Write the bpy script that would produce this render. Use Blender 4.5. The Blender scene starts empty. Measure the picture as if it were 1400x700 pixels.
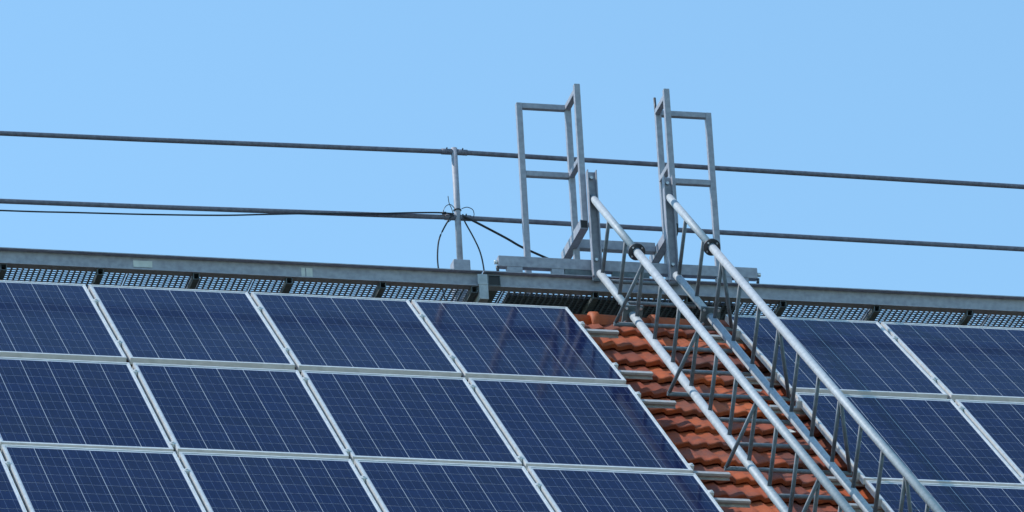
import bpy, math, random
from mathutils import Vector, Matrix
random.seed(7)
S = bpy.context.scene
COL = S.collection
RAD = math.radians

# ------------------------------------------------------------------ camera
# x runs along the ridge, y goes back into the house, z is up; the origin is the
# upper corner of the solar array beside the tiled gap.  The ground is 18.85 m below.
GROUND = -18.85
YAW, ELEV, ROLL = 0.252380513, 0.422950561, -0.0567086384
fwd = Vector((math.sin(YAW) * math.cos(ELEV), math.cos(YAW) * math.cos(ELEV), math.sin(ELEV)))
rgt = Vector((math.cos(YAW), -math.sin(YAW), 0))
upv = rgt.cross(fwd)
cr, sr = math.cos(ROLL), math.sin(ROLL)
R_, U_ = cr * rgt + sr * upv, -sr * rgt + cr * upv
cd = bpy.data.cameras.new('camera')
cam = bpy.data.objects.new('camera', cd); COL.objects.link(cam)
cam.matrix_world = Matrix(((R_.x, U_.x, -fwd.x, -10.0693), (R_.y, U_.y, -fwd.y, -37.7204), (R_.z, U_.z, -fwd.z, -17.2440), (0, 0, 0, 1)))
cd.sensor_width = 36; cd.lens = 9361.94 / 1400 * 36; cd.clip_start = 0.5; cd.clip_end = 6000
S.camera = cam

# ------------------------------------------------------------------ sky, sun, exposure
SUN_EL, SUN_AZ = RAD(50), RAD(-68)          # azimuth clockwise from +y
w = bpy.data.worlds.new('World'); S.world = w; w.use_nodes = True
nt = w.node_tree; bg = nt.nodes['Background']
sk = nt.nodes.new('ShaderNodeTexSky'); sk.sky_type = 'NISHITA'; sk.sun_disc = False
sk.sun_elevation = SUN_EL; sk.sun_rotation = SUN_AZ; sk.altitude = 100
sk.air_density = 1.0; sk.dust_density = 0.0; sk.ozone_density = 3.0
tint = nt.nodes.new('ShaderNodeMix'); tint.data_type = 'RGBA'; tint.blend_type = 'MULTIPLY'; tint.inputs[0].default_value = 1
tint.inputs[7].default_value = (.86, 1.0, .90, 1)          # the camera's white balance, even over the whole sky
nt.links.new(sk.outputs[0], tint.inputs[6]); nt.links.new(tint.outputs[2], bg.inputs[0]); bg.inputs[1].default_value = 0.15
sl = bpy.data.lights.new('sun', 'SUN'); sl.energy = 2.0; sl.angle = RAD(0.5); sl.color = (1, .95, .87)
sun = bpy.data.objects.new('sun', sl); COL.objects.link(sun)
sd = Vector((math.sin(SUN_AZ) * math.cos(SUN_EL), math.cos(SUN_AZ) * math.cos(SUN_EL), math.sin(SUN_EL)))
sun.rotation_euler = sd.to_track_quat('Z', 'Y').to_euler(); sun.location = sd * 60
vs = S.view_settings; vs.view_transform = 'Standard'; vs.look = 'None'; vs.gamma = 1; vs.exposure = 0.82; vs.use_curve_mapping = False

# ------------------------------------------------------------------ helpers
class MB:
    def __init__(s): s.v = []; s.f = []; s.sm = []
    def quadbox(s, c, hx, hy, hz):
        """box from centre and three half-axis vectors"""
        b = len(s.v); c = Vector(c)
        for k in (-1, 1):
            for j in (-1, 1):
                for i in (-1, 1): s.v.append(c + i * Vector(hx) + j * Vector(hy) + k * Vector(hz))
        for q in ((0, 2, 3, 1), (4, 5, 7, 6), (0, 1, 5, 4), (2, 6, 7, 3), (0, 4, 6, 2), (1, 3, 7, 5)):
            s.f.append([b + i for i in q]); s.sm.append(False)
        return s
    def box(s, x0, x1, y0, y1, z0, z1):
        return s.quadbox(((x0 + x1) / 2, (y0 + y1) / 2, (z0 + z1) / 2), ((x1 - x0) / 2, 0, 0), (0, (y1 - y0) / 2, 0), (0, 0, (z1 - z0) / 2))
    def tube(s, pts, r, n=12, cap=True):
        pts = [Vector(q) for q in pts]; rings = []
        for i, q in enumerate(pts):
            a = pts[max(i - 1, 0)]; c = pts[min(i + 1, len(pts) - 1)]; d = (c - a).normalized()
            h = Vector((0, 0, 1)) if abs(d.z) < .9 else Vector((1, 0, 0))
            e1 = d.cross(h).normalized(); e2 = d.cross(e1)
            b = len(s.v)
            for k in range(n):
                t = 2 * math.pi * k / n; s.v.append(q + r * (math.cos(t) * e1 + math.sin(t) * e2))
            rings.append(b)
        for a, b in zip(rings, rings[1:]):
            for k in range(n):
                s.f.append([a + k, b + k, b + (k + 1) % n, a + (k + 1) % n]); s.sm.append(True)
        if cap:
            s.f.append([rings[0] + k for k in range(n)]); s.sm.append(False)
            s.f.append([rings[-1] + k for k in reversed(range(n))]); s.sm.append(False)
        return s
    def hollow(s, p0, p1, w, h, t, side, end_cap=False):
        """open-ended rectangular tube from p0 to p1; side = its width direction"""
        p0 = Vector(p0); p1 = Vector(p1); d = p1 - p0; a = Vector(side).normalized(); b = d.normalized().cross(a)
        c = (p0 + p1) / 2; L = d / 2
        s.quadbox(c + b * (h / 2 - t / 2), L, a * w / 2, b * t / 2); s.quadbox(c - b * (h / 2 - t / 2), L, a * w / 2, b * t / 2)
        s.quadbox(c + a * (w / 2 - t / 2), L, a * t / 2, b * (h / 2 - t)); s.quadbox(c - a * (w / 2 - t / 2), L, a * t / 2, b * (h / 2 - t))
        return s
    def mesh(s, name, m):
        me = bpy.data.meshes.new(name); me.from_pydata([tuple(q) for q in s.v], [], s.f); me.validate()
        if len(me.polygons) == len(s.sm): me.polygons.foreach_set('use_smooth', s.sm)
        me.materials.append(m); me.update(); return me
    def build(s, name, m, parent=None, bevel=0, loc=None):
        o = bpy.data.objects.new(name, s.mesh(name, m)); COL.objects.link(o)
        if parent: o.parent = parent
        if loc is not None: o.location = loc
        if bevel:
            b = o.modifiers.new('bevel', 'BEVEL'); b.width = bevel; b.segments = 2; b.limit_method = 'ANGLE'; b.angle_limit = RAD(50)
        return o
def tag(o, label, cat=None, group=None, kind=None):
    if label: o['label'] = label
    if cat: o['category'] = cat
    if group: o['group'] = group
    if kind: o['kind'] = kind
    return o
def empty(name, loc=(0, 0, 0)):
    o = bpy.data.objects.new(name, None); COL.objects.link(o); o.location = loc; o.empty_display_size = .2; return o
def inst(name, me, parent, M=None):
    o = bpy.data.objects.new(name, me); COL.objects.link(o); o.parent = parent
    if M is not None: o.matrix_local = M
    return o
def V(*a): return Vector(a)

PITCH = 0.710337552
CP, SP = math.cos(PITCH), math.sin(PITCH)
def uv(u, v, n):                       # along ridge, down the slope, out of the roof
    return Vector((u, -v * CP - n * SP, -v * SP + n * CP))
DS = Vector((0, -CP, -SP)); NN = Vector((0, -SP, CP)); XX = Vector((1, 0, 0))
def slopeM(u, v, n, tilt=0.0):         # local x = ridge, local y = up the slope, local z = normal
    return Matrix.Translation(uv(u, v, n)) @ Matrix.Rotation(PITCH + tilt, 4, 'X')

# ------------------------------------------------------------------ materials
def mat(name):
    m = bpy.data.materials.new(name); m.use_nodes = True
    t = m.node_tree; b = t.nodes['Principled BSDF']; return m, t, b
def nd(t, kind, **kw):
    n = t.nodes.new(kind)
    for k, v in kw.items():
        if k.startswith('i_'):
            key = k[2:]; key = int(key) if key.isdigit() else key
            n.inputs[key].default_value = v
        else: setattr(n, k, v)
    return n
def ramp(t, stops, fac):
    r = t.nodes.new('ShaderNodeValToRGB'); e = r.color_ramp.elements
    e[0].position, e[0].color = stops[0][0], (*stops[0][1], 1)
    e[1].position, e[1].color = stops[-1][0], (*stops[-1][1], 1)
    for p, c in stops[1:-1]:
        q = e.new(p); q.color = (*c, 1)
    t.links.new(fac, r.inputs[0]); return r.outputs[0]

def metal(name, c0, c1, metallic=.5, rough=.45, scale=30, bump=.05, stain=.15):
    m, t, b = mat(name); L = t.links.new
    tc = nd(t, 'ShaderNodeTexCoord')
    n1 = nd(t, 'ShaderNodeTexNoise', i_Scale=scale, i_Detail=5.0); L(tc.outputs['Object'], n1.inputs['Vector'])
    n2 = nd(t, 'ShaderNodeTexNoise', i_Scale=scale * .16, i_Detail=6.0, i_Roughness=.65); L(tc.outputs['Object'], n2.inputs['Vector'])
    mx = nd(t, 'ShaderNodeMath', operation='MULTIPLY_ADD', i_1=stain * 2); L(n2.outputs[0], mx.inputs[0])
    mx2 = nd(t, 'ShaderNodeMath', operation='MULTIPLY', i_1=1 - stain); L(n1.outputs[0], mx2.inputs[0]); L(mx2.outputs[0], mx.inputs[2])
    L(ramp(t, [(.38, c0), (.72, c1)], mx.outputs[0]), b.inputs['Base Color'])
    b.inputs['Metallic'].default_value = metallic; b.inputs['Specular IOR Level'].default_value = .3
    mr = nd(t, 'ShaderNodeMapRange', i_3=rough - .08, i_4=rough + .14); L(n2.outputs[0], mr.inputs[0]); L(mr.outputs[0], b.inputs['Roughness'])
    bp = nd(t, 'ShaderNodeBump', i_Strength=bump, i_Distance=.004); L(n1.outputs[0], bp.inputs['Height']); L(bp.outputs[0], b.inputs['Normal'])
    return m
M = {}
M['galv'] = metal('galvanised_steel', (.28, .285, .34), (.40, .41, .47), .08, .55)
M['galv_tube'] = metal('galvanised_tube', (.33, .37, .41), (.44, .48, .52), .08, .55)
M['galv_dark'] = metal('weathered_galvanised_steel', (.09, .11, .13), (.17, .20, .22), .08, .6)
M['rod'] = metal('round_bar_steel', (.11, .135, .165), (.19, .225, .265), .08, .5)
M['alu'] = metal('anodised_aluminium', (.56, .57, .58), (.72, .73, .74), .08, .42, 20, .02)
M['rail_pipe'] = metal('guard_pipe_steel', (.12, .12, .16), (.20, .20, .25), .1, .5)
M['grate'] = metal('grating_steel', (.14, .18, .24), (.22, .27, .33), .08, .6)
M['dark'] = metal('dark_flange_steel', (.05, .055, .065), (.12, .125, .14), .5, .45)
M['rail_alu'] = metal('dull_rail_aluminium', (.36, .36, .37), (.52, .52, .52), .1, .45, 20, .02)
M['bolt'] = metal('zinc_bolt', (.50, .52, .54), (.70, .71, .72), .6, .35)
def plain(name, c, rough=.5, spec=.5):
    m, t, b = mat(name); tc = nd(t, 'ShaderNodeTexCoord')
    n1 = nd(t, 'ShaderNodeTexNoise', i_Scale=14.0, i_Detail=4.0); t.links.new(tc.outputs['Object'], n1.inputs['Vector'])
    t.links.new(ramp(t, [(.3, tuple(x * .8 for x in c)), (.7, tuple(min(1, x * 1.15) for x in c))], n1.outputs[0]), b.inputs['Base Color'])
    b.inputs['Roughness'].default_value = rough; b.inputs['Specular IOR Level'].default_value = spec; return m
M['cable'] = plain('black_cable_sheath', (.012, .013, .02), .45)
M['plastic_and_shade'] = plain('black_plastic_and_shade', (.012, .012, .014), .5)  # black plastic parts, also the painted shade inside open tube ends
M['label'] = plain('pale_patch_finish', (.62, .64, .62), .5)  # plain pale tone for the patches on the channel web
M['dropping'] = plain('bird_dropping', (.72, .70, .66), .9)
M['plaster'] = plain('render_plaster', (.55, .52, .46), .9)
M['bitumen'] = plain('dark_bitumen', (.03, .03, .034), .9)
M['soffit'] = plain('eaves_timber', (.16, .10, .06), .8)

# solar cell: dark polycrystalline silicon under low-reflection glass
m, t, b = mat('solar_cell'); L = t.links.new; M['cell'] = m
tc = nd(t, 'ShaderNodeTexCoord'); oi = nd(t, 'ShaderNodeObjectInfo')
off = nd(t, 'ShaderNodeVectorMath', operation='SCALE', i_3=37.0); cmb = nd(t, 'ShaderNodeCombineXYZ')
L(oi.outputs['Random'], cmb.inputs[0]); L(oi.outputs['Random'], cmb.inputs[1]); L(cmb.outputs[0], off.inputs[0])
add = nd(t, 'ShaderNodeVectorMath', operation='ADD'); L(tc.outputs['Object'], add.inputs[0]); L(off.outputs[0], add.inputs[1])
vo = nd(t, 'ShaderNodeTexVoronoi', i_Scale=55.0); L(add.outputs[0], vo.inputs['Vector'])
nz = nd(t, 'ShaderNodeTexNoise', i_Scale=9.0, i_Detail=3.0); L(add.outputs[0], nz.inputs['Vector'])
sp = nd(t, 'ShaderNodeSeparateColor'); L(vo.outputs['Color'], sp.inputs[0])
k1 = nd(t, 'ShaderNodeMath', operation='MULTIPLY_ADD', i_1=.35); L(sp.outputs[0], k1.inputs[0])
k2 = nd(t, 'ShaderNodeMath', operation='MULTIPLY', i_1=.35); L(nz.outputs[0], k2.inputs[0]); L(k2.outputs[0], k1.inputs[2])
k3 = nd(t, 'ShaderNodeMath', operation='MULTIPLY_ADD', i_1=.30); L(oi.outputs['Random'], k3.inputs[0]); L(k1.outputs[0], k3.inputs[2])
col = ramp(t, [(.1, (.0010, .004, .032)), (.55, (.0020, .007, .050)), (.95, (.0045, .014, .072))], k3.outputs[0])
sx = nd(t, 'ShaderNodeSeparateXYZ'); L(tc.outputs['Object'], sx.inputs[0])
lines = None
for xc in (-.052, 0.0, .052):           # three printed bus bars running up the slope
    a = nd(t, 'ShaderNodeMath', operation='SUBTRACT', i_1=xc); L(sx.outputs[0], a.inputs[0])
    c = nd(t, 'ShaderNodeMath', operation='ABSOLUTE'); L(a.outputs[0], c.inputs[0])
    d = nd(t, 'ShaderNodeMath', operation='LESS_THAN', i_1=.0006); L(c.outputs[0], d.inputs[0])
    if lines is None: lines = d.outputs[0]
    else:
        e = nd(t, 'ShaderNodeMath', operation='MAXIMUM'); L(lines, e.inputs[0]); L(d.outputs[0], e.inputs[1]); lines = e.outputs[0]
mx = nd(t, 'ShaderNodeMix', data_type='RGBA'); L(lines, mx.inputs[0]); L(col, mx.inputs[6]); mx.inputs[7].default_value = (.11, .15, .25, 1)
gp = nd(t, 'ShaderNodeNewGeometry')
du = nd(t, 'ShaderNodeTexNoise', i_Scale=1.6, i_Detail=8.0, i_Roughness=.7); L(gp.outputs['Position'], du.inputs['Vector'])
dm = nd(t, 'ShaderNodeMapRange', i_1=.42, i_2=.75, i_3=0.0, i_4=.07); L(du.outputs[0], dm.inputs[0])
dx = nd(t, 'ShaderNodeMix', data_type='RGBA'); L(dm.outputs[0], dx.inputs[0]); L(mx.outputs[2], dx.inputs[6]); dx.inputs[7].default_value = (.10, .11, .13, 1)
L(dx.outputs[2], b.inputs['Base Color'])           # thin uneven dust film
wv = nd(t, 'ShaderNodeTexNoise', i_Scale=7.0, i_Detail=2.0); L(gp.outputs['Position'], wv.inputs['Vector'])
wb = nd(t, 'ShaderNodeBump', i_Strength=.10, i_Distance=.004); L(wv.outputs[0], wb.inputs['Height']); L(wb.outputs[0], b.inputs['Normal'])
b.inputs['Roughness'].default_value = .09; b.inputs['IOR'].default_value = 1.135
# backsheet seen between the cells
m, t, b = mat('white_backsheet'); M['back'] = m
tc = nd(t, 'ShaderNodeTexCoord'); n1 = nd(t, 'ShaderNodeTexNoise', i_Scale=6.0, i_Detail=5.0); t.links.new(tc.outputs['Object'], n1.inputs['Vector'])
t.links.new(ramp(t, [(.3, (.50, .53, .58)), (.7, (.64, .66, .70))], n1.outputs[0]), b.inputs['Base Color'])
b.inputs['Roughness'].default_value = .12; b.inputs['IOR'].default_value = 1.22

# fired clay tile
m, t, b = mat('clay_tile'); L = t.links.new; M['tile'] = m
tc = nd(t, 'ShaderNodeTexCoord'); oi = nd(t, 'ShaderNodeObjectInfo'); ge = nd(t, 'ShaderNodeNewGeometry')
rn = nd(t, 'ShaderNodeMath', operation='ADD'); L(oi.outputs['Random'], rn.inputs[0]); L(ge.outputs['Random Per Island'], rn.inputs[1])
fr = nd(t, 'ShaderNodeMath', operation='FRACT'); L(rn.outputs[0], fr.inputs[0])
base = ramp(t, [(0, (.15, .040, .024)), (.2, (.28, .055, .020)), (.45, (.42, .080, .022)), (.75, (.50, .108, .028)), (.9, (.35, .070, .024)), (1, (.24, .070, .040))], fr.outputs[0])
big = nd(t, 'ShaderNodeTexNoise', i_Scale=3.2, i_Detail=7.0, i_Roughness=.68); L(ge.outputs['Position'], big.inputs['Vector'])
fin = nd(t, 'ShaderNodeTexNoise', i_Scale=55.0, i_Detail=5.0, i_Roughness=.7); L(ge.outputs['Position'], fin.inputs['Vector'])
st = ramp(t, [(.44, (0, 0, 0)), (.62, (1, 1, 1))], big.outputs[0])
m1 = nd(t, 'ShaderNodeMix', data_type='RGBA'); L(base, m1.inputs[6]); m1.inputs[7].default_value = (.13, .050, .038, 1)
sf = nd(t, 'ShaderNodeMath', operation='MULTIPLY', i_1=.75); L(st, sf.inputs[0]); L(sf.outputs[0], m1.inputs[0])
li = ramp(t, [(.62, (0, 0, 0)), (.70, (1, 1, 1))], fin.outputs[0])
m2 = nd(t, 'ShaderNodeMix', data_type='RGBA'); L(m1.outputs[2], m2.inputs[6]); m2.inputs[7].default_value = (.17, .13, .10, 1)
lf = nd(t, 'ShaderNodeMath', operation='MULTIPLY', i_1=.5); L(li, lf.inputs[0]); L(lf.outputs[0], m2.inputs[0])
L(m2.outputs[2], b.inputs['Base Color']); b.inputs['Roughness'].default_value = .62; b.inputs['Specular IOR Level'].default_value = .35
bp = nd(t, 'ShaderNodeBump', i_Strength=.35, i_Distance=.004); L(fin.outputs[0], bp.inputs['Height']); L(bp.outputs[0], b.inputs['Normal'])

# ground
m, t, b = mat('ground_grass_and_gravel'); M['ground'] = m
ge = nd(t, 'ShaderNodeNewGeometry'); n1 = nd(t, 'ShaderNodeTexNoise', i_Scale=.25, i_Detail=9.0); t.links.new(ge.outputs['Position'], n1.inputs['Vector'])
t.links.new(ramp(t, [(.35, (.035, .055, .022)), (.55, (.05, .07, .03)), (.7, (.09, .085, .07))], n1.outputs[0]), b.inputs['Base Color']); b.inputs['Roughness'].default_value = .95

# ------------------------------------------------------------------ ground and house
g = MB(); g.v = [V(-2500, -2500, GROUND), V(2500, -2500, GROUND), V(2500, 2500, GROUND), V(-2500, 2500, GROUND)]; g.f = [[0, 1, 2, 3]]; g.sm = [False]
tag(g.build('ground', M['ground']), None, kind='structure')

TN = -0.14                              # tile crest below the panel plane
TB = TN - .06                           # roof deck
HX0, HX1, VE = -9.0, 7.4, 7.1
RY = .215                               # ridge line
vr = -(RY + TB * SP) / CP               # v of ridge on the deck
house = empty('house', (-.8, RY, GROUND))
tag(house, 'large house with orange clay tiled roof under the solar panels', 'house')
def hlocal(o):                          # keep world place under the house empty
    o.location = -house.location; return o
eF = uv(0, VE, TB); ap = uv(0, vr, TB)
deck = MB()
def prism(mb, prof, x0, x1):
    b0 = len(mb.v); n = len(prof)
    for x in (x0, x1):
        for (y, z) in prof: mb.v.append(V(x, y, z))
    mb.f.append([b0 + i for i in range(n)]); mb.f.append([b0 + n + i for i in reversed(range(n))])
    for i in range(n): mb.f.append([b0 + i, b0 + n + i, b0 + n + (i + 1) % n, b0 + (i + 1) % n])
    mb.sm += [False] * (n + 2)
yb = 2 * RY - eF.y
prism(deck, [(eF.y, eF.z), (ap.y, ap.z), (yb, eF.z), (yb, eF.z - .22), (ap.y, ap.z - .28), (eF.y, eF.z - .22)], HX0, HX1)
roof = hlocal(deck.build('roof', M['bitumen'], house))
wall = MB()
wy0, wy1 = eF.y + .55, yb - .55
zt = eF.z - .23 + .55 * SP / CP - .02
prism(wall, [(wy0, GROUND), (wy1, GROUND), (wy1, zt), (RY, ap.z - .32), (wy0, zt)], HX0 + .4, HX1 - .4)
hlocal(wall.build('wall', M['plaster'], house))

# --- tiles: double-trough interlocking clay tile, one mesh
TW, TL, TE = .205, .415, .328           # cover width, length, exposed length
def tile_mesh(seed):
    rnd = random.Random(seed)
    prof = []
    n = 20
    for i in range(n + 1):
        x = i / n; ph = (x * 2) % 1.0
        z = ph / .8 if ph <= .8 else 1 - (ph - .8) / .2
        z = z * .015                       # two broad pans, each rising to a steep fold
        prof.append(((x - .5) * (TW + .010), z))
    mb = MB(); rows = []
    for (v, dn, th) in ((-.0, -.026, 0), (.25 * TL, -.014, 0), (.75 * TL, .013, 0), (.93 * TL, .023, 0), (.985 * TL, .023, 0), (TL, .018, 0), (TL, -.004, 1), (.95 * TL, -.016, 1), (.4 * TL, -.042, 1)):
        r0 = len(mb.v)
        for (x, z) in prof:
            zz = z if not th else z * .85
            zz += .003 * math.cos(2 * math.pi * (x / TW * 2 + .35)) * (v > .7 * TL)   # noses bulge a little
            mb.v.append(V(x, -v, zz + dn + rnd.uniform(-.0006, .0006)))
        rows.append(r0)
    for k, (a, c) in enumerate(zip(rows, rows[1:])):
        for i in range(n):
            mb.f.append([a + i, c + i, c + i + 1, a + i + 1]); mb.sm.append(False)
    return mb
TM = [tile_mesh(s) for s in range(3)]
TMM = [q.mesh('roof_tile', M['tile']) for q in TM]
bulk = MB()
hinv = Matrix.Translation(-house.location)
ncol0, ncol1 = int(math.floor((HX0 + .05) / TW)), int(math.ceil((HX1 - .05) / TW))
v0 = .138                               # nose of the first course
for row in range(0, 21):
    vn = v0 + row * TE                  # nose position
    if vn > VE + .06: break
    for c in range(ncol0, ncol1):
        xc = c * TW + .0325
        if xc - TW / 2 < HX0 or xc + TW / 2 > HX1: continue
        jit = random.uniform(-.006, .006); jn = random.uniform(-.003, .003)
        mt = slopeM(xc + random.uniform(-.002, .002), vn - TL + jit, TN - .022 + jn, random.uniform(-.004, .004)) @ Matrix.Rotation(random.uniform(-.008, .008), 4, 'Z')
        k = random.randrange(3)
        if -.12 < xc < 1.35 and vn < 5.2:
            inst('roof_tile', TMM[k], roof, mt)
        else:
            b0 = len(bulk.v); src = TM[k]
            bulk.v += [mt @ q for q in src.v]; bulk.f += [[b0 + i for i in f] for f in src.f]; bulk.sm += src.sm
bt = bulk.build('roof_tiles', M['tile'], roof); tag(bt, None, kind='stuff')
# back slope: plain courses as ribs (never seen from the front), coloured dark to cut bounce light
back = MB()
for row in range(0, 21):
    s0 = .12 + row * TE
    a = Vector((0, RY, ap.z)) + s0 * V(0, CP, -SP); nb = V(0, SP, CP)
    back.quadbox(V((HX0 + HX1) / 2, 0, 0) + a + nb * .03 + V(0, CP, -SP) * .16, V((HX1 - HX0) / 2, 0, 0), V(0, CP, -SP) * .175 + nb * .012, nb * .012)
bo = back.build('back_courses', M['bitumen'], roof); tag(bo, None, kind='stuff')

# --- ridge caps with a raised collar at one end
PR = .39
def ridge_mesh():
    mb = MB(); n = 14; rows = []
    for (x, r) in ((-.005, .078), (0, .104), (.045, .106), (.052, .090), (PR + .03, .080), (PR + .03, .064), (.0, .066)):
        r0 = len(mb.v)
        for i in range(n + 1):
            t = math.pi * (i / n) * 1.12 - .06 * math.pi
            mb.v.append(V(x, math.cos(t) * r * 1.22, math.sin(t) * r))
        rows.append(r0)
    for k, (a, c) in enumerate(zip(rows, rows[1:])):
        for i in range(n): mb.f.append([a + i, a + i + 1, c + i + 1, c + i]); mb.sm.append(True)
    return mb.mesh('ridge_tile', M['tile'])
RM = ridge_mesh()
x = -.62 - 21 * PR
while x < HX1 - .45:
    inst('ridge_tile', RM, roof, Matrix.Translation((x + .02, RY, -.086)) @ Matrix.Rotation(random.uniform(-.01, .01), 4, 'Y') @ Matrix.Rotation(random.uniform(-.012, .012), 4, 'Z'))
    x += PR
for o in roof.children:                 # the roof carries the house offset already
    pass
dr = MB().quadbox((0, 0, 0), (.020, 0, 0), (0, .028, 0), (0, 0, .002))
for (u, v, a) in ((.905, 2.17, .4), (.90, 1.36, 1.1)):
    d = inst('bird_dropping', dr.mesh('bird_dropping', M['dropping']), roof, slopeM(u, v, TN + .026) @ Matrix.Rotation(a, 4, 'Z'))

# ------------------------------------------------------------------ solar panels
PW, PL, GAP = .992, 1.65, .0234
FT = .040                               # frame depth
fr = MB(); lip = .0145
fr.box(-PW / 2, PW / 2, -lip, 0, -FT, 0); fr.box(-PW / 2, PW / 2, -PL, -PL + lip, -FT, 0)
fr.box(-PW / 2, -PW / 2 + lip, -PL + lip, -lip, -FT, -.0004); fr.box(PW / 2 - lip, PW / 2, -PL + lip, -lip, -FT, -.0004)
FRM = fr.mesh('frame', M['alu'])
bk = MB().box(-PW / 2 + lip, PW / 2 - lip, -PL + lip, -lip, -.010, -.0040); BKM = bk.mesh('backsheet', M['back'])
jb = MB().box(-.06, .06, -.24, -.13, -.030, -.0102); JBM = jb.mesh('junction_box', M['plastic_and_shade'])
cs = .1555; CLM = MB().box(-cs / 2, cs / 2, -cs / 2, cs / 2, -.00025, .00025).mesh('cell', M['cell'])
cg = (.0030, .0027)
cx0 = -(6 * cs + 5 * cg[0]) / 2 + cs / 2; cy0 = -(PL - (10 * cs + 9 * cg[1])) / 2 - cs / 2
rowsV = [(0.0, -.0385, 0.0), (1.743, 0, 0), (3.443, 0, 0)]       # top edge v, top edge n, bottom edge n
ordn = ['first', 'second', 'third', 'fourth', 'fifth']
rown = ['top row', 'middle row', 'bottom row']
def panel(ucen, row, label):
    v, nt_, nb_ = rowsV[row]
    tilt = -math.atan2(nb_ - nt_, PL)
    o = empty('solar_panel'); o.matrix_world = slopeM(ucen, v, nt_, tilt) @ Matrix.Rotation(random.uniform(-.0012, .0012), 4, 'Y') @ Matrix.Rotation(random.uniform(-.0015, .0015), 4, 'X')
    tag(o, label, 'solar panel', 'solar panels mounted on the tiled roof')
    inst('frame', FRM, o); inst('backsheet', BKM, o); inst('junction_box', JBM, o)
    for j in range(10):
        for i in range(6):
            inst('cell', CLM, o, Matrix.Translation((cx0 + i * (cs + cg[0]), cy0 - j * (cs + cg[1]), -.0039)))
UR = 1.0234
for row in range(3):
    for k in range(5):
        panel(-PW / 2 - k * (PW + GAP), row, f'solar panel {ordn[k]} from the tiled gap, {rown[row]}, array below railing post')
    for k in range(3):
        panel(UR + PW / 2 + k * (PW + GAP), row, f'solar panel {ordn[k]} beyond the ladder, {rown[row]}, array away from railing post')

# ------------------------------------------------------------------ mounting rails with clamps
railsV = [.372, 1.300, 1.912, 3.286, 3.78, 4.80]
rvn = ['uppermost', 'second highest', 'third highest', 'fourth highest', 'fifth highest', 'lowest']
def pn(v):
    return -.0385 * (1 - v / PL) if v < 1.7 else 0
hook = MB().box(-.02, .02, -.012, .012, -.10, -.0)
HKM = hook.mesh('roof_hook', M['galv'])
clampm = MB().box(-.018, .018, -.018, .018, .0005, .0030).box(-.009, .009, -.022, .022, -.035, .0005); clampm.tube([(0, 0, .0036), (0, 0, .010)], .0085, 8)
CMM = clampm.mesh('clamp', M['alu'])
boltm = MB().tube([(0, -.016, .0045), (0, -.034, .0045)], .010, 8)
endm = MB().box(-.016, .012, -.020, .020, -.040, .003); endm.tube([(.0, 0, .003), (0, 0, .009)], .008, 8); EMM = endm.mesh('end_clamp', M['alu'])
for i, v in enumerate(railsV):
    for side, (u0, u1) in enumerate(((-5.15, .25), (.835, 4.12))):
        n = pn(v) - FT - .001
        o = empty('mounting_rail'); o.matrix_world = slopeM((u0 + u1) / 2, v, n)
        hl = (u1 - u0) / 2
        r = MB()                        # slotted aluminium profile
        r.box(-hl, hl, -.020, .020, -.006, 0); r.box(-hl, hl, -.006, .006, -.034, -.006); r.box(-hl, hl, -.020, .020, -.040, -.034)
        r.box(-hl, hl, .014, .020, -.014, -.006); r.box(-hl, hl, -.020, -.014, -.014, -.006)
        inst('profile', r.mesh('profile', M['rail_alu']), o)
        where = 'ending beside the ladder, on the railing post side' if side == 0 else 'ending under the ladder, away from the railing post'
        tag(o, f'{rvn[i]} silver mounting rail {where}', 'mounting rail', 'mounting rails under the solar panels')
        hz = -.040
        for q in range(int(hl * 2 / .95)):
            inst('roof_hook', HKM, o, Matrix.Translation(((-hl + .30 + q * .95) * (1 if side else -1), 0, hz)))
        if side == 0: cl = [-k * (PW + GAP) + GAP / 2 for k in range(1, 5)]; en = [.014]
        else: cl = [UR + k * (PW + GAP) - GAP / 2 for k in range(1, 3)]; en = [UR - .014]
        for u in cl: inst('clamp', CMM, o, Matrix.Translation((u - (u0 + u1) / 2, 0, FT + .001)))
        for u in en: inst('end_clamp', EMM, o, Matrix.Translation((u - (u0 + u1) / 2, 0, FT + .001)) @ (Matrix.Rotation(math.pi, 4, 'Z') if side else Matrix.Identity(4)))

# ------------------------------------------------------------------ ridge walkway
WX0, WX1 = -6.2, 5.6
YN, YF = .36, .86                       # near and far channel webs
ZT, ZB = .330, .223                     # channel top and bottom
wk = empty('ridge_walkway', (-.4, RY, 0))
tag(wk, 'galvanised steel grating walkway running along the roof ridge', 'walkway')
def wl(o): o.location = -wk.location; return o
def channel(x0, x1, y, face, z0=ZB, z1=ZT):
    c = MB()                            # web with flanges; face -1 opens towards the array
    c.box(x0, x1, y, y + .006, z0 + .006, z1 - .006)
    a, b_ = (y - .040, y + .030) if face < 0 else (y - .024, y + .046)
    c.box(x0, x1, a, y + .006 if face < 0 else b_, z1 - .006, z1); c.box(x0, x1, a, b_, z0, z0 + .006)
    return c
for (x0, x1) in ((WX0, -.452), (-.446, WX1)):
    wl(channel(x0, x1, YN, -1).build('near_channel', M['galv'], wk))
wl(channel(WX0, WX1, YF, 1).build('far_channel', M['galv'], wk))
BX = [-5.9, -5.295, -4.69, -4.095, -3.494, -2.889, -2.285, -1.696, -1.098, -.511, .275, .885, 1.499, 2.117, 2.734, 3.35, 3.96, 4.57, 5.18]
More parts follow.
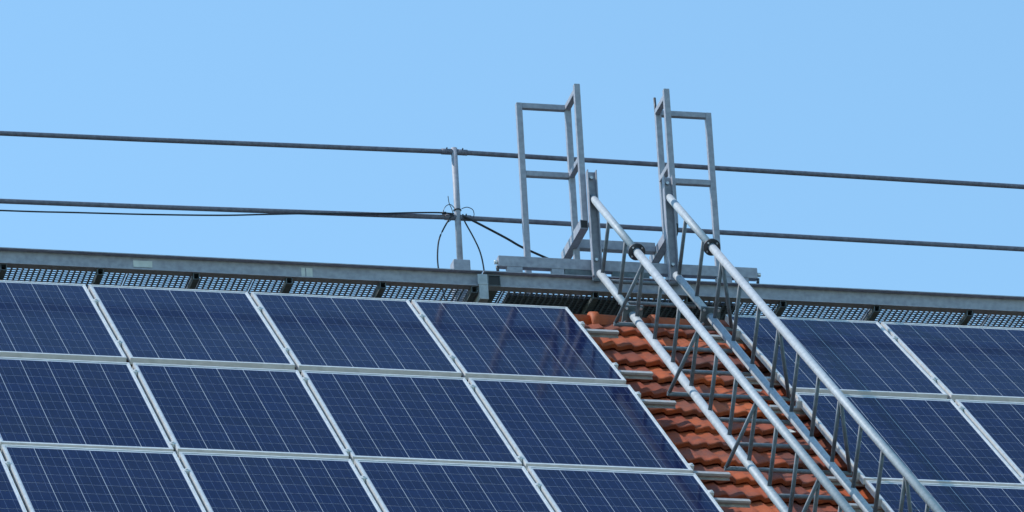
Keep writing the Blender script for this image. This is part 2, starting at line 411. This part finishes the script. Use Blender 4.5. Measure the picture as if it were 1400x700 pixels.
for x in BX:
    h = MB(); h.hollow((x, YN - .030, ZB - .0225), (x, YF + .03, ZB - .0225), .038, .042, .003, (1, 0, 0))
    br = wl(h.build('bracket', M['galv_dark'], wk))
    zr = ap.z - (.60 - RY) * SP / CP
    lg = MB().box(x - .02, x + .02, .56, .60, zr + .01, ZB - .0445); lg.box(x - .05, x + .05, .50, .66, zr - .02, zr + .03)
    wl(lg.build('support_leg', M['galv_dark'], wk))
# heavier support tube by the channel joint, with its side plate
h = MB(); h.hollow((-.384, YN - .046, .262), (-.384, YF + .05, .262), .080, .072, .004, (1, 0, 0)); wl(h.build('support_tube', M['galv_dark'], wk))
wl(MB().box(-.419, -.349, YN - .040, YN - .036, .233, .291).build('tube_inner_shade', M['plastic_and_shade'], wk))  # black sheet in the open end, painting the shade of its hollow inside
wl(MB().box(-.484, -.426, YN - .048, YF, .130, .242).box(-.492, -.428, YN - .050, YN - .043, .228, .300).build('splice_plate', M['galv_tube'], wk, .002))
for (px, wd) in ((-2.616, .06), (-1.56, .02), (-1.60, .012)):
    wl(MB().box(px - wd, px + wd, YN - .004, YN - .0005, .256 if wd > .03 else .232, .300 if wd > .03 else .305).build('pale_patch', M['label'], wk))
# grating planks
def grating(x0, x1):
    gm = MB(); y0, y1 = YN + .034, YF - .028; z1 = ZB + .024; nx = max(2, round((x1 - x0) / .0365))
    for i in range(nx + 1):
        xx = x0 + (x1 - x0) * i / nx; wd = .0054 if i not in (0, nx) else .0035
        xx = min(max(xx, x0 + .0036), x1 - .0036)
        gm.box(xx - wd, xx + wd, y0, y1, z1 - .011, z1)
    ny = 14
    for j in range(ny + 1):
        yy = y0 + (y1 - y0) * j / ny; gm.box(x0, x1, yy - .0052, yy + .0052, z1 - .0045, z1 - .0008)
    return gm
gx = -5.9
while gx < 5.2:
    wl(grating(gx, gx + .792).build('grating_plank', M['grate'], wk)); gx += .80
# landing plate lying on the grating at the head of the ladder
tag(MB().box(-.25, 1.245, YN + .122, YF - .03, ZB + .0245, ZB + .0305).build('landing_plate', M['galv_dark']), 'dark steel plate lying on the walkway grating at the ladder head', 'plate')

# ------------------------------------------------------------------ guard railing on the far side
YR = .845
gr = empty('guard_railing', (-.47, YR, ZT)); tag(gr, 'two-pipe steel guard railing along the far side of the walkway', 'railing')
def gl(o): o.location = -gr.location; return o
PXS = (-4.6, -.467, 4.2)
ztop, zmid = {-4.6: 1.352, -.467: 1.397, 4.2: 1.352}, {-4.6: .876, -.467: .934, 4.2: .905}
for px in PXS:
    po = gl(MB().tube([(px, YR, ZT + .05), (px, YR, ztop[px] + .026)], .0205, 16).build('post', M['galv'], gr))
    so = MB().box(px - .056, px + .056, YR - .05, YR + .05, ZT + .0005, .622).build('post_socket', M['galv'], gr, .008); gl(so)
def railpts(zz):
    return [(WX0, YR, zz[-4.6] - .004), (-4.6, YR, zz[-4.6]), (-2.5, YR, (zz[-4.6] + zz[-.467]) / 2 - .004), (-.467, YR, zz[-.467]), (1.9, YR, (zz[4.2] + zz[-.467]) / 2 - .001), (4.2, YR, zz[4.2]), (WX1, YR, zz[4.2])]
for nm, zz in (('top_rail', ztop), ('middle_rail', zmid)):
    gl(MB().tube(railpts(zz), .0162, 14).build(nm, M['rail_pipe'], gr))
    for px in PXS:
        for s_ in (-1, 1):
            c = gl(MB().tube([(px + s_ * .018, YR, zz[px]), (px + s_ * .085, YR, zz[px] - (.0006 if px == -.467 else 0))], .0200, 14).build('sleeve', M['rail_pipe'], gr))
            MB().tube([(px + s_ * .052, YR - .012, zz[px] + .012), (px + s_ * .052, YR - .0235, zz[px] + .0175)], .0045, 8).build('screw', M['plastic_and_shade'], c)

# ------------------------------------------------------------------ cables on the railing
def smooth(pts, k=6):
    pts = [Vector(q) for q in pts]; out = []
    P = [pts[0]] + pts + [pts[-1]]
    for i in range(1, len(P) - 2):
        a, b_, c, d = P[i - 1], P[i], P[i + 1], P[i + 2]
        for j in range(k):
            t_ = j / k
            out.append(.5 * ((2 * b_) + (c - a) * t_ + (2 * a - 5 * b_ + 4 * c - d) * t_ ** 2 + (3 * b_ - a - 3 * c + d) * t_ ** 3))
    return out + [pts[-1]]
def cable(pts, r, label, y=.815):
    o = MB().tube(smooth([(q[0], q[2] if len(q) > 2 else y, q[1]) for q in pts]), r, 8).build('cable', M['cable']); tag(o, label, 'cable', 'cables tied to the railing'); return o
cable([(-6.1, .80), (-5, .795), (-3.43, .811), (-2.96, .822), (-2.49, .834), (-2.02, .853), (-1.74, .874), (-1.454, .895), (-1.074, .915), (-.787, .937), (-.60, .948), (-.505, .945)], .0055, 'thin black cable sagging along the middle pipe of the railing')
cable([(-.50, .950), (-.541, .890), (-.599, .775), (-.618, .671), (-.619, .564), (-.60, .42), (-.57, .265)], .0052, 'black cable arching down on the splice side of the post away from the ladder')
cable([(-.44, .945), (-.430, .896), (-.378, .786), (-.340, .686), (-.322, .574), (-.315, .42), (-.32, .265)], .0052, 'black cable arching down between the railing post and the ladder guard')
cable([(-.44, .93), (-.377, .904), (-.172, .797), (-.07, .738), (.062, .680), (.25, .60), (.42, .50, .80), (.55, .30, .78)], .0078, 'thick black cable running straight from the railing post behind the ladder guard')
tie = empty('cable_tie', (-.467, YR, .98)); tag(tie, 'black cable tie with loose curled ends around the railing post', 'cable tie')
def tl(o): o.location = -tie.location; return o
tl(MB().tube([(-.467 + .0235 * math.cos(a), YR + .0235 * math.sin(a), .985) for a in [2 * math.pi * i / 20 for i in range(21)]], .0042, 6).build('band', M['cable'], tie))
for pts in ([(-.49, .985), (-.515, 1.01), (-.545, 1.0), (-.565, .965), (-.56, .945)], [(-.445, .985), (-.41, .998), (-.375, .985), (-.365, .955), (-.37, .93)], [(-.50, .93), (-.51, .98), (-.525, 1.02), (-.53, 1.07)], [(-.52, .90), (-.55, .875), (-.575, .835)]):
    tl(MB().tube(smooth([(q[0], .818, q[1]) for q in pts]), .0026, 6).build('loose_end', M['cable'], tie))
tl(MB().tube([(-.575, .816, .946), (-.55, .816, .948)], .010, 8).build('knot', M['cable'], tie))

# ------------------------------------------------------------------ guards at the head of the ladder
beam = empty('base_beam', (.5, YN, ZT)); tag(beam, 'long grey steel box beam clamped on the walkway edge under the ladder guards', 'beam')
def bl(o): o.location = -beam.location; return o
BZ0, BZ1, BY0, BY1 = .384, .458, YN - .002, YN + .050
bl(MB().box(-.338, 1.352, BY0, BY1, BZ0, BZ1).build('box_section', M['galv'], beam, .004))
for s_, x in ((-1, -.338), (1, 1.352)):
    b0 = bl(MB().tube([(x, YN + .02, .418), (x + s_ * .024, YN + .02, .418)], .0135, 6).build('end_bolt', M['bolt'], beam))
    MB().tube([(x + s_ * .006, YN + .02, .392), (x + s_ * .003, YN + .02, .360)], .010, 8).build('stud', M['dark'], b0)
for x, wd in ((-.235, .05), (.045, .04), (.18, .09), (.52, .12), (1.13, .05), (1.25, .04)):
    c = bl(MB().box(x - wd, x + wd, BY0 + .002, BY0 + .04, ZT + .012, BZ0 - .0005).build('packing_plate', M['galv'] if wd < .06 else M['galv_dark'], beam))
    MB().box(x - wd - .02, x + wd + .02, BY0 - .012, BY0 + .036, ZT + .001, ZT + .012).build('clamp_shoe', M['galv_dark'], c)

def sq(p0, p1, s_=.038, side=(1, 0, 0)):
    return MB().hollow(p0, p1, s_, s_, .004, side)
Z1, ZM = 1.672, 1.192
YA, YB = YN + .006, YN + .29
def guard(xn, xr, xo, label):
    g_ = empty('ladder_guard', ((xn + xo) / 2, YB, ZB)); tag(g_, label, 'guard', 'guards flanking the ladder head')
    def q(o): o.location = -g_.location; return o
    h = .019
    def solid(name, x0, x1, y0, y1, z0, z1): return q(MB().box(x0, x1, y0, y1, z0, z1).build(name, M['galv'], g_, .003))
    solid('near_post', xn - h, xn + h, YA - h, YA + h, .7205, Z1 + .015)
    solid('back_post', xr - h, xr + h, YB - h, YB + h, ZB + .032, Z1)
    solid('outer_post', xo - h, xo + h, YB - h, YB + h, ZB + .032, Z1)
    for z in (Z1, ZM):
        a, b_ = sorted((xr, xo)); solid('cross_bar', a + h, b_ - h, YB - h + .001, YB + h - .001, z - .038, z - .0005)
        xm = (xn + xr) / 2; solid('return_bar', xm - h + .001, xm + h - .001, YA + h, YB - h, z - .037, z - .001)
    return g_
guard(.240, .249, -.074, 'L-shaped square tube guard beside the ladder head on the cable side')
gd = guard(.831, .848, 1.182, 'L-shaped square tube guard beside the ladder head with dark peg on top')
peg = MB().tube([(.842, YB + .022, 1.60), (.839, YB + .022, 1.775)], .009, 8).build('peg', M['dark'], gd); peg.location = -gd.location
cap = MB().tube([(.834, YN + .03, .712), (.846, YN + .03, .712)], .050, 16).build('end_cap', M['plastic_and_shade'], gd); cap.location = -gd.location
stf = empty('step_frame', (.55, .6, ZB)); tag(stf, 'square tube step-through frame between the two ladder guards', 'frame')
def sl_(o): o.location = -stf.location; return o
for x in (.226, .806):
    sl_(MB().hollow((x, YN - .03, .690), (x, YF - .02, .690), .052, .060, .004, (1, 0, 0)).build('side_tube', M['galv'], stf))
    sl_(MB().box(x - .0225, x + .0225, YN - .028, YN - .024, .6635, .7165).build('tube_inner_shade', M['plastic_and_shade'], stf))  # flat black piece standing in for shade inside the hollow side tube
    sl_(MB().box(x - .018, x + .018, YF - .07, YF - .034, ZB + .0310, .6595).build('leg', M['galv'], stf))
sl_(MB().box(.253, .779, YN + .31, YN + .365, .682, .745).build('cross_tube', M['galv'], stf, .003))

# ------------------------------------------------------------------ access ladder
XL, XR = .29, .785
lad = empty('access_ladder', uv(.557, 6.4, TN)); tag(lad, 'sloping galvanised access ladder with round rungs and tubular handrails over the tiles', 'ladder')
def ll(o): o.location = -lad.location; return o
ns = lambda v: .085 + .004 * v
nh = lambda v: .449 + .0085 * v
dl = {XL: .010, XR: .042}             # the two handrails sit slightly apart in height
ds = {XL: -.008, XR: .004}
VEND = 6.35
YP = YN - .075                          # uprights carrying the ladder head
for X in (XL, XR):
    a = uv(X, -.40, ns(-.40) + ds[X]); 
    ll(MB().tube([a, uv(X, .50, ns(.50) + ds[X])], .0245, 16).build('stringer_head', M['galv_tube'], lad))
    ll(MB().tube([uv(X, .515, ns(.515) + ds[X]), uv(X, VEND, ns(VEND) + ds[X])], .0265, 16).build('stringer', M['galv_tube'], lad))
    p0 = uv(X, .498, ns(.5) + ds[X]); p1 = uv(X, .517, ns(.5) + ds[X])
    pl = MB().quadbox((p0 + p1) / 2, XX * .062, NN * .060, (p1 - p0) / 2)
    fo = ll(pl.build('joint_plate', M['galv_dark'], lad))
    for i in (-1, 1):
        for j in (-1, 1):
            c = p1 + XX * .045 * i + NN * .044 * j
            MB().tube([c, c + DS * .012], .009, 6).build('bolt', M['bolt'], fo)
    vt = -.82 if X == XL else -.80
    vf = .43 if X == XL else .35
    ll(MB().tube([uv(X, vt, nh(vt) + dl[X]), uv(X, vf - .008, nh(vf) + dl[X])], .0235, 16).build('handrail_head', M['galv_tube'], lad))
    ll(MB().tube([uv(X, vf + .008, nh(vf) + dl[X]), uv(X, VEND, nh(VEND) + dl[X])], .0255, 16).build('handrail', M['galv_tube'], lad))
    fl = ll(MB().tube([uv(X, vf - .008, nh(vf) + dl[X] - .002), uv(X, vf + .008, nh(vf) + dl[X] - .002)], .054, 24).build('flange', M['dark'], lad))
    for k in range(4):
        an = math.pi / 4 + k * math.pi / 2; c = uv(X, vf + .008, nh(vf) + dl[X] - .002) + .040 * (math.cos(an) * XX + math.sin(an) * NN)
        MB().tube([c, c + DS * .008], .006, 6).build('bolt', M['bolt'], fl)
RV = [.14 + .482 * k for k in range(-1, 13)]
for i, v in enumerate(RV):
    wide = (i - 2) % 3 == 0
    nr = ns(v) - .040
    a, b_ = (XL - .14, XR + .125) if wide else (XL, XR)
    ll(MB().tube([uv(a, v, nr), uv(b_, v, nr)], .0135, 12).build('rung', M['rod'], lad))
    for X in (XL, XR):
        if v > -.2 or True:
            ll(MB().tube([uv(X, v, ns(v) + ds[X]), uv(X, v, nh(v) + dl[X])], .0125, 12).build('baluster', M['rod'], lad))
        if wide:
            e = a + .008 if X == XL else b_ - .008
            ll(MB().tube([uv(e, v, nr), uv(X, v + .012, nh(v) + dl[X] - .012)], .0118, 12).build('brace', M['rod'], lad))
for (X, xc) in ((XL, .287), (XR, .785)):   # U-section uprights at the head
    zt_, zb_ = (1.055, .300) if X == XL else (1.045, .292)
    u_ = MB(); wd = .031
    u_.box(xc - wd, xc + wd, YP + .040, YP + .046, zb_, zt_)
    u_.box(xc - wd, xc - wd + .006, YP, YP + .040, zb_ + .02, zt_); u_.box(xc + wd - .006, xc + wd, YP, YP + .040, zb_ + .02, zt_)
    up = ll(u_.build('upright', M['galv'], lad, .0015))
    for z in (zb_ + .14, zt_ - .045):
        MB().tube([(xc, YP + .040, z), (xc, YP + .024, z)], .011, 6).build('bolt', M['bolt'], up)
    ll(MB().box(xc - .02, xc + .02, YP + .0465, YN - .0405, .295, .312).box(xc - .02, xc + .02, YP + .0465, BY0 - .0005, .39, .44).build('tie_bar', M['galv_dark'], lad))
for v in (5.3, 6.2):                  # feet that carry the stringers on the tiles
    for X in (XL, XR):
        ll(MB().quadbox(uv(X, v, (ns(v) - .03 + TN) / 2), XX * .012, DS * .02, NN * ((ns(v) - .03 - TN) / 2)).build('stand_off', M['galv_dark'], lad))
